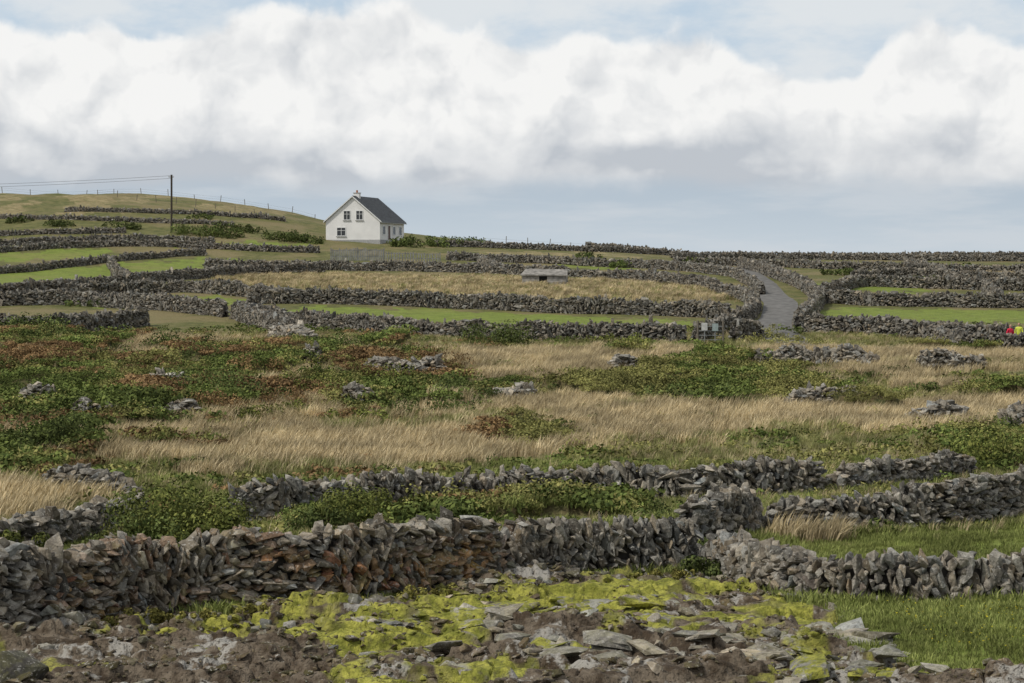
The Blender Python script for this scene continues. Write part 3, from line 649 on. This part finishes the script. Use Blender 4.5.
# ------------------------------------------------------------ people
def skin(name,verts,edges,rad,mat,parent,root=0,sub=2):
    me=bpy.data.meshes.new(name); me.from_pydata(verts,edges,[]); me.materials.append(mat)
    o=bpy.data.objects.new(name,me); scene.collection.objects.link(o); o.parent=parent
    m=o.modifiers.new('skin','SKIN'); m.use_smooth_shade=True
    for i,v in enumerate(me.skin_vertices[0].data): v.radius=(rad[i][0],rad[i][1]) if isinstance(rad[i],tuple) else (rad[i],rad[i]); v.use_root=(i==root)
    o.modifiers.new('sub','SUBSURF').levels=sub; o.modifiers['sub'].render_levels=sub
    return o
def person(x,y,rz,jc,tc,hc,st=.2):
    g=float(base_z(x,y))+.07; E=empty('walker',(x,y,g),rz)
    J=simple('jacket',jc,.8,.08); Tm=simple('trousers',tc,.9,.1); SK=simple('skin',(.50,.30,.22),.6,.04); HM=simple('hair',hc,.8); BT=simple('boots',(.05,.04,.03),.8)
    skin('jacket',[(0,0,.88),(0,0,1.08),(0,0,1.28),(0,0,1.41),(0,0,1.48),(.17,0,1.40),(.25,-.03,1.16),(.24,-.16,.95),(-.17,0,1.40),(-.25,.05,1.16),(-.24,-.02,.92)],
      [(0,1),(1,2),(2,3),(3,4),(3,5),(5,6),(6,7),(3,8),(8,9),(9,10)],[(.17,.12),(.155,.115),(.18,.125),(.12,.09),(.06,.06),.07,.052,.042,.07,.052,.042],J,E)
    skin('trousers',[(0,0,.93),(.09,0,.85),(.1,-st*.5,.5),(.1,-st*.7,.1),(-.09,0,.85),(-.1,st*.3,.5),(-.1,st,.12)],[(0,1),(1,2),(2,3),(0,4),(4,5),(5,6)],[(.15,.11),.095,.068,.055,.095,.068,.055],Tm,E)
    for s_,yy in ((1,-st*.7),(-1,st)): skin('boot',[(s_*.1,yy+.04,.06),(s_*.1,yy-.08,.05),(s_*.1,yy-.17,.04)],[(0,1),(1,2)],[.055,.05,.035],BT,E)
    skin('head',[(0,0,1.45),(0,-.005,1.53),(0,-.015,1.60),(0,-.01,1.67),(0,0,1.72)],[(0,1),(1,2),(2,3),(3,4)],[.05,.05,(.07,.085),(.078,.092),(.05,.06)],SK,E)
    skin('nose',[(0,-.095,1.635),(0,-.115,1.61),(0,-.10,1.60)],[(0,1),(1,2)],[.008,.012,.01],SK,E,sub=1)
    for s_ in (-1,1):
        skin('ear',[(s_*.08,.01,1.64),(s_*.085,.015,1.60)],[(0,1)],[.014,.012],SK,E,sub=1)
        skin('eye',[(s_*.03,-.088,1.645),(s_*.032,-.09,1.645)],[(0,1)],[.008,.008],BT,E,sub=1)
    skin('mouth',[(-.02,-.092,1.565),(0,-.097,1.563),(.02,-.092,1.565)],[(0,1),(1,2)],[.005,.006,.005],simple('lips',(.4,.15,.13)),E,sub=1)
    skin('hair',[(0,.03,1.72),(0,.05,1.66),(0,.055,1.58)],[(0,1),(1,2)],[(.085,.07),(.088,.06),(.06,.04)],HM,E)
    for s_,wr in ((1,(.24,-.17,.93)),(-1,(-.24,-.025,.90))):
        vs=[wr,(wr[0],wr[1]-.02,wr[2]-.07)]; es=[(0,1)]; rd=[.022,(.03,.018)]
        for k in range(4):
            fx=(k-1.5)*.018; l=(.065,.075,.07,.055)[k]; b0=len(vs)
            vs+=[(wr[0],wr[1]-.02+fx,wr[2]-.095),(wr[0]-s_*.005,wr[1]-.022+fx,wr[2]-.095-l*.5),(wr[0]-s_*.02,wr[1]-.02+fx,wr[2]-.095-l)]
            es+=[(1,b0),(b0,b0+1),(b0+1,b0+2)]; rd+=[.009,.008,.007]
        b0=len(vs); vs+=[(wr[0]-s_*.005,wr[1]-.05,wr[2]-.05),(wr[0]-s_*.01,wr[1]-.07,wr[2]-.09)]; es+=[(0,b0),(b0,b0+1)]; rd+=[.011,.009]
        skin('hand',vs,es,rd,SK,E,sub=1)
    return E
ax,ay=at(1010,352); person(ax,ay,.5,(.65,.03,.07),(.05,.06,.1),(.06,.03,.02))
ax,ay=at(1021,351); person(ax,ay+.6,-.4,(.55,.60,.08),(.05,.05,.06),(.10,.06,.03))
bx_,by_=at(343,608); bz=float(ground(np.array([bx_]),np.array([by_-.1]))[0])
V,Fs=hull(26,777); V=V*np.array([.26,.14,.10])+rng.normal(0,.012,V.shape)+np.array([bx_,by_-.1,bz+.16])
V2,F2=hull(20,778); V2=V2*np.array([.14,.1,.06])+np.array([bx_-.15,by_-.05,bz+.14])
mk('blue_plastic_debris',np.concatenate([V,V2]),np.concatenate([Fs,F2+len(V)]),[simple('blue_plastic',(.02,.08,.28),.4)])
x=rng.uniform(6.6,9.4,260); y=rng.uniform(30.5,36,260); zz=ground(x,y); q=np.random.default_rng(5); d=np.tile([[0,0,1.]],(260,1))+q.normal(size=(260,3))*.2
V,Fs,Co=leaves(np.stack([x,y,zz+q.uniform(.08,.18,260)],1),d,.035,(.6,.5,.03),(.75,.62,.05),q)
mk('yellow_wildflowers',V,Fs,[MT],attrs={'scol':('FLOAT_COLOR',Co)})
# ------------------------------------------------------------ sky: cloud bank far away on a curved backdrop
SUN=Vector((-.62,-.30,.80)).normalized(); el=math.asin(SUN.z); rot=math.atan2(SUN.x,SUN.y)
cm=bpy.data.materials.new('cloudy_sky'); cm.use_nodes=True; nt=cm.node_tree; nt.nodes.clear(); n=N(nt)
D=n.vm('NORMALIZE',n.vm('SUBTRACT',n.pos(),(0,0,EYE)))
sx,sy,sz=n.sep(D)
az=n.m('ARCTAN2',sx,sy); e=n.m('ARCSINE',sz)
fc=nt.nodes.new('ShaderNodeFloatCurve'); cv=fc.mapping.curves[0]
tops=[(0,38),(60,44),(110,28),(150,36),(190,40),(235,24),(300,24),(345,12),(400,16),(450,28),(520,40),(600,36),(660,32),(710,42),(750,68),(800,74),(850,66),(880,48),(915,32),(960,36),(1000,46),(1024,50)]
pts=[(0.0,.62)]+[((( p-512)/F+.3)/.6,((262-r)/F)/.2) for p,r in tops]+[(1.0,.55)]
cv.points[0].location=pts[0]; cv.points[1].location=pts[-1]
for p in pts[1:-1]: cv.points.new(*p)
fc.mapping.update()
nt.links.new(n.mr(az,-.3,.3,0,1,False),fc.inputs['Value'])
Ttop=n.m('MULTIPLY',fc.outputs[0],.2)
wn=n.noise(D,24,4,.55,True); wv=n.vm('SCALE',n.vm('SUBTRACT',wn,(.5,.5,.5)),sc=.03)
Q=n.vm('ADD',D,wv)
def vor(vec,scale,detail=3.5,rough=.46):
    v=nt.nodes.new('ShaderNodeTexVoronoi'); v.feature='SMOOTH_F1'; v.inputs['Scale'].default_value=scale; v.inputs['Detail'].default_value=detail; v.inputs['Roughness'].default_value=rough
    v.inputs['Lacunarity'].default_value=2.2; v.inputs['Smoothness'].default_value=.55; v.normalize=True
    nt.links.new(vec,v.inputs['Vector']); return n.m('SUBTRACT',1,v.outputs['Distance'])
B0=vor(Q,20); B1=vor(n.vm('ADD',Q,(-.0045,0,.0075)),20)
fb=n.noise(Q,26,6,.5); fb2=n.noise(n.vm('ADD',Q,(-.007,0,.011)),26,6,.5)
B=n.m('ADD',n.m('MULTIPLY',B0,.8),n.m('MULTIPLY',fb,.4))
edge=n.m('ADD',Ttop,n.m('MULTIPLY',n.m('SUBTRACT',B,.74),.065))
dep=n.m('SUBTRACT',edge,e)
main=n.mr(dep,-.002,.006)
rel=n.m('ADD',n.m('MULTIPLY',n.m('SUBTRACT',B0,B1),2.2),n.m('MULTIPLY',n.m('SUBTRACT',fb,fb2),1.1))
lum=n.m('ADD',.70,rel)
rim=n.mr(dep,.0,.018,.12,0)
hol=n.mr(n.noise(n.vm('MULTIPLY',D,(1,1,1.8)),15,4,.5),.42,.64,0,.36)
hg=n.mr(n.m('ADD',e,n.m('MULTIPLY',n.m('SUBTRACT',n.noise(n.vm('MULTIPLY',D,(1,1,2.6)),18,4,.5),.5),.05)),.034,.080)
lum=n.m('SUBTRACT',n.m('ADD',n.m('MULTIPLY',lum,n.m('ADD',.48,n.m('MULTIPLY',hg,.65))),rim),n.m('MULTIPLY',hol,n.m('SUBTRACT',1.25,hg)),None,True)
ccol=n.mix(n.mr(lum,.1,.85,0,1,False),(.52,.555,.60),(.91,.91,.90))
bank=n.mr(n.m('ADD',e,n.m('MULTIPLY',n.m('SUBTRACT',n.noise(n.vm('MULTIPLY',D,(1,1,2)),22,5,.55),.5),.020)),.031,.045)
streak=n.noise(n.vm('MULTIPLY',D,(1,1,7)),7,6,.6)
hz_low=n.mix(n.mr(e,0,.045),(.55,.62,.68),(.45,.53,.61))
hz_low=n.mix(n.mr(streak,.45,.65,0,.6),hz_low,(.62,.66,.70))
hz_top=n.mix(n.mr(n.noise(n.vm('MULTIPLY',D,(1,1,2.5)),8,6,.6),.36,.60),(.50,.62,.74),(.73,.77,.80))
hz=n.mix(n.mr(e,.05,.08),hz_low,hz_top)
col=n.mix(n.m('MULTIPLY',main,bank),hz,ccol)
em=nt.nodes.new('ShaderNodeEmission'); nt.links.new(col,em.inputs[0]); mo=nt.nodes.new('ShaderNodeOutputMaterial'); nt.links.new(em.outputs[0],mo.inputs[0])
try: cm.cycles.emission_sampling='NONE'
except Exception: pass
aa=np.linspace(-.75,.75,61); ee=np.linspace(-.03,.26,16); A_,E_=np.meshgrid(aa,ee,indexing='ij'); Rk=7000
V=np.stack([Rk*np.sin(A_)*np.cos(E_),Rk*np.cos(A_)*np.cos(E_),EYE+Rk*np.sin(E_)],-1).reshape(-1,3); ii=np.arange(61*16).reshape(61,16)
mk('sky',V,np.stack([ii[:-1,:-1],ii[:-1,1:],ii[1:,1:],ii[1:,:-1]],-1).reshape(-1,4),[cm],True)
# ------------------------------------------------------------ world: daylight through thin cloud
wd=bpy.data.worlds.new('World'); scene.world=wd; wd.use_nodes=True; nt=wd.node_tree; nt.nodes.clear(); n=N(nt)
out=nt.nodes.new('ShaderNodeOutputWorld'); sky=nt.nodes.new('ShaderNodeTexSky'); sky.sky_type='NISHITA'; sky.sun_disc=False; sky.sun_elevation=el; sky.sun_rotation=rot
b1=nt.nodes.new('ShaderNodeBackground'); nt.links.new(sky.outputs[0],b1.inputs[0]); b1.inputs[1].default_value=.10
b2=nt.nodes.new('ShaderNodeBackground'); b2.inputs[0].default_value=(.74,.755,.77,1); b2.inputs[1].default_value=1.0
ms=nt.nodes.new('ShaderNodeMixShader'); ms.inputs[0].default_value=.72
nt.links.new(b1.outputs[0],ms.inputs[1]); nt.links.new(b2.outputs[0],ms.inputs[2]); nt.links.new(ms.outputs[0],out.inputs[0])
sd=bpy.data.lights.new('sun','SUN'); sd.energy=2.6; sd.angle=math.radians(3.0); sd.color=(1,.955,.88); so=bpy.data.objects.new('sun',sd); scene.collection.objects.link(so)
so.rotation_euler=SUN.to_track_quat('Z','Y').to_euler()
# ------------------------------------------------------------ camera
cd=bpy.data.cameras.new('camera'); cd.sensor_width=36; cd.lens=F/1024*36; cd.clip_end=12000; cd.clip_start=.5
co=bpy.data.objects.new('camera',cd); scene.collection.objects.link(co); co.location=(0,0,EYE); co.rotation_euler=(math.pi/2-TH,0,0); scene.camera=co
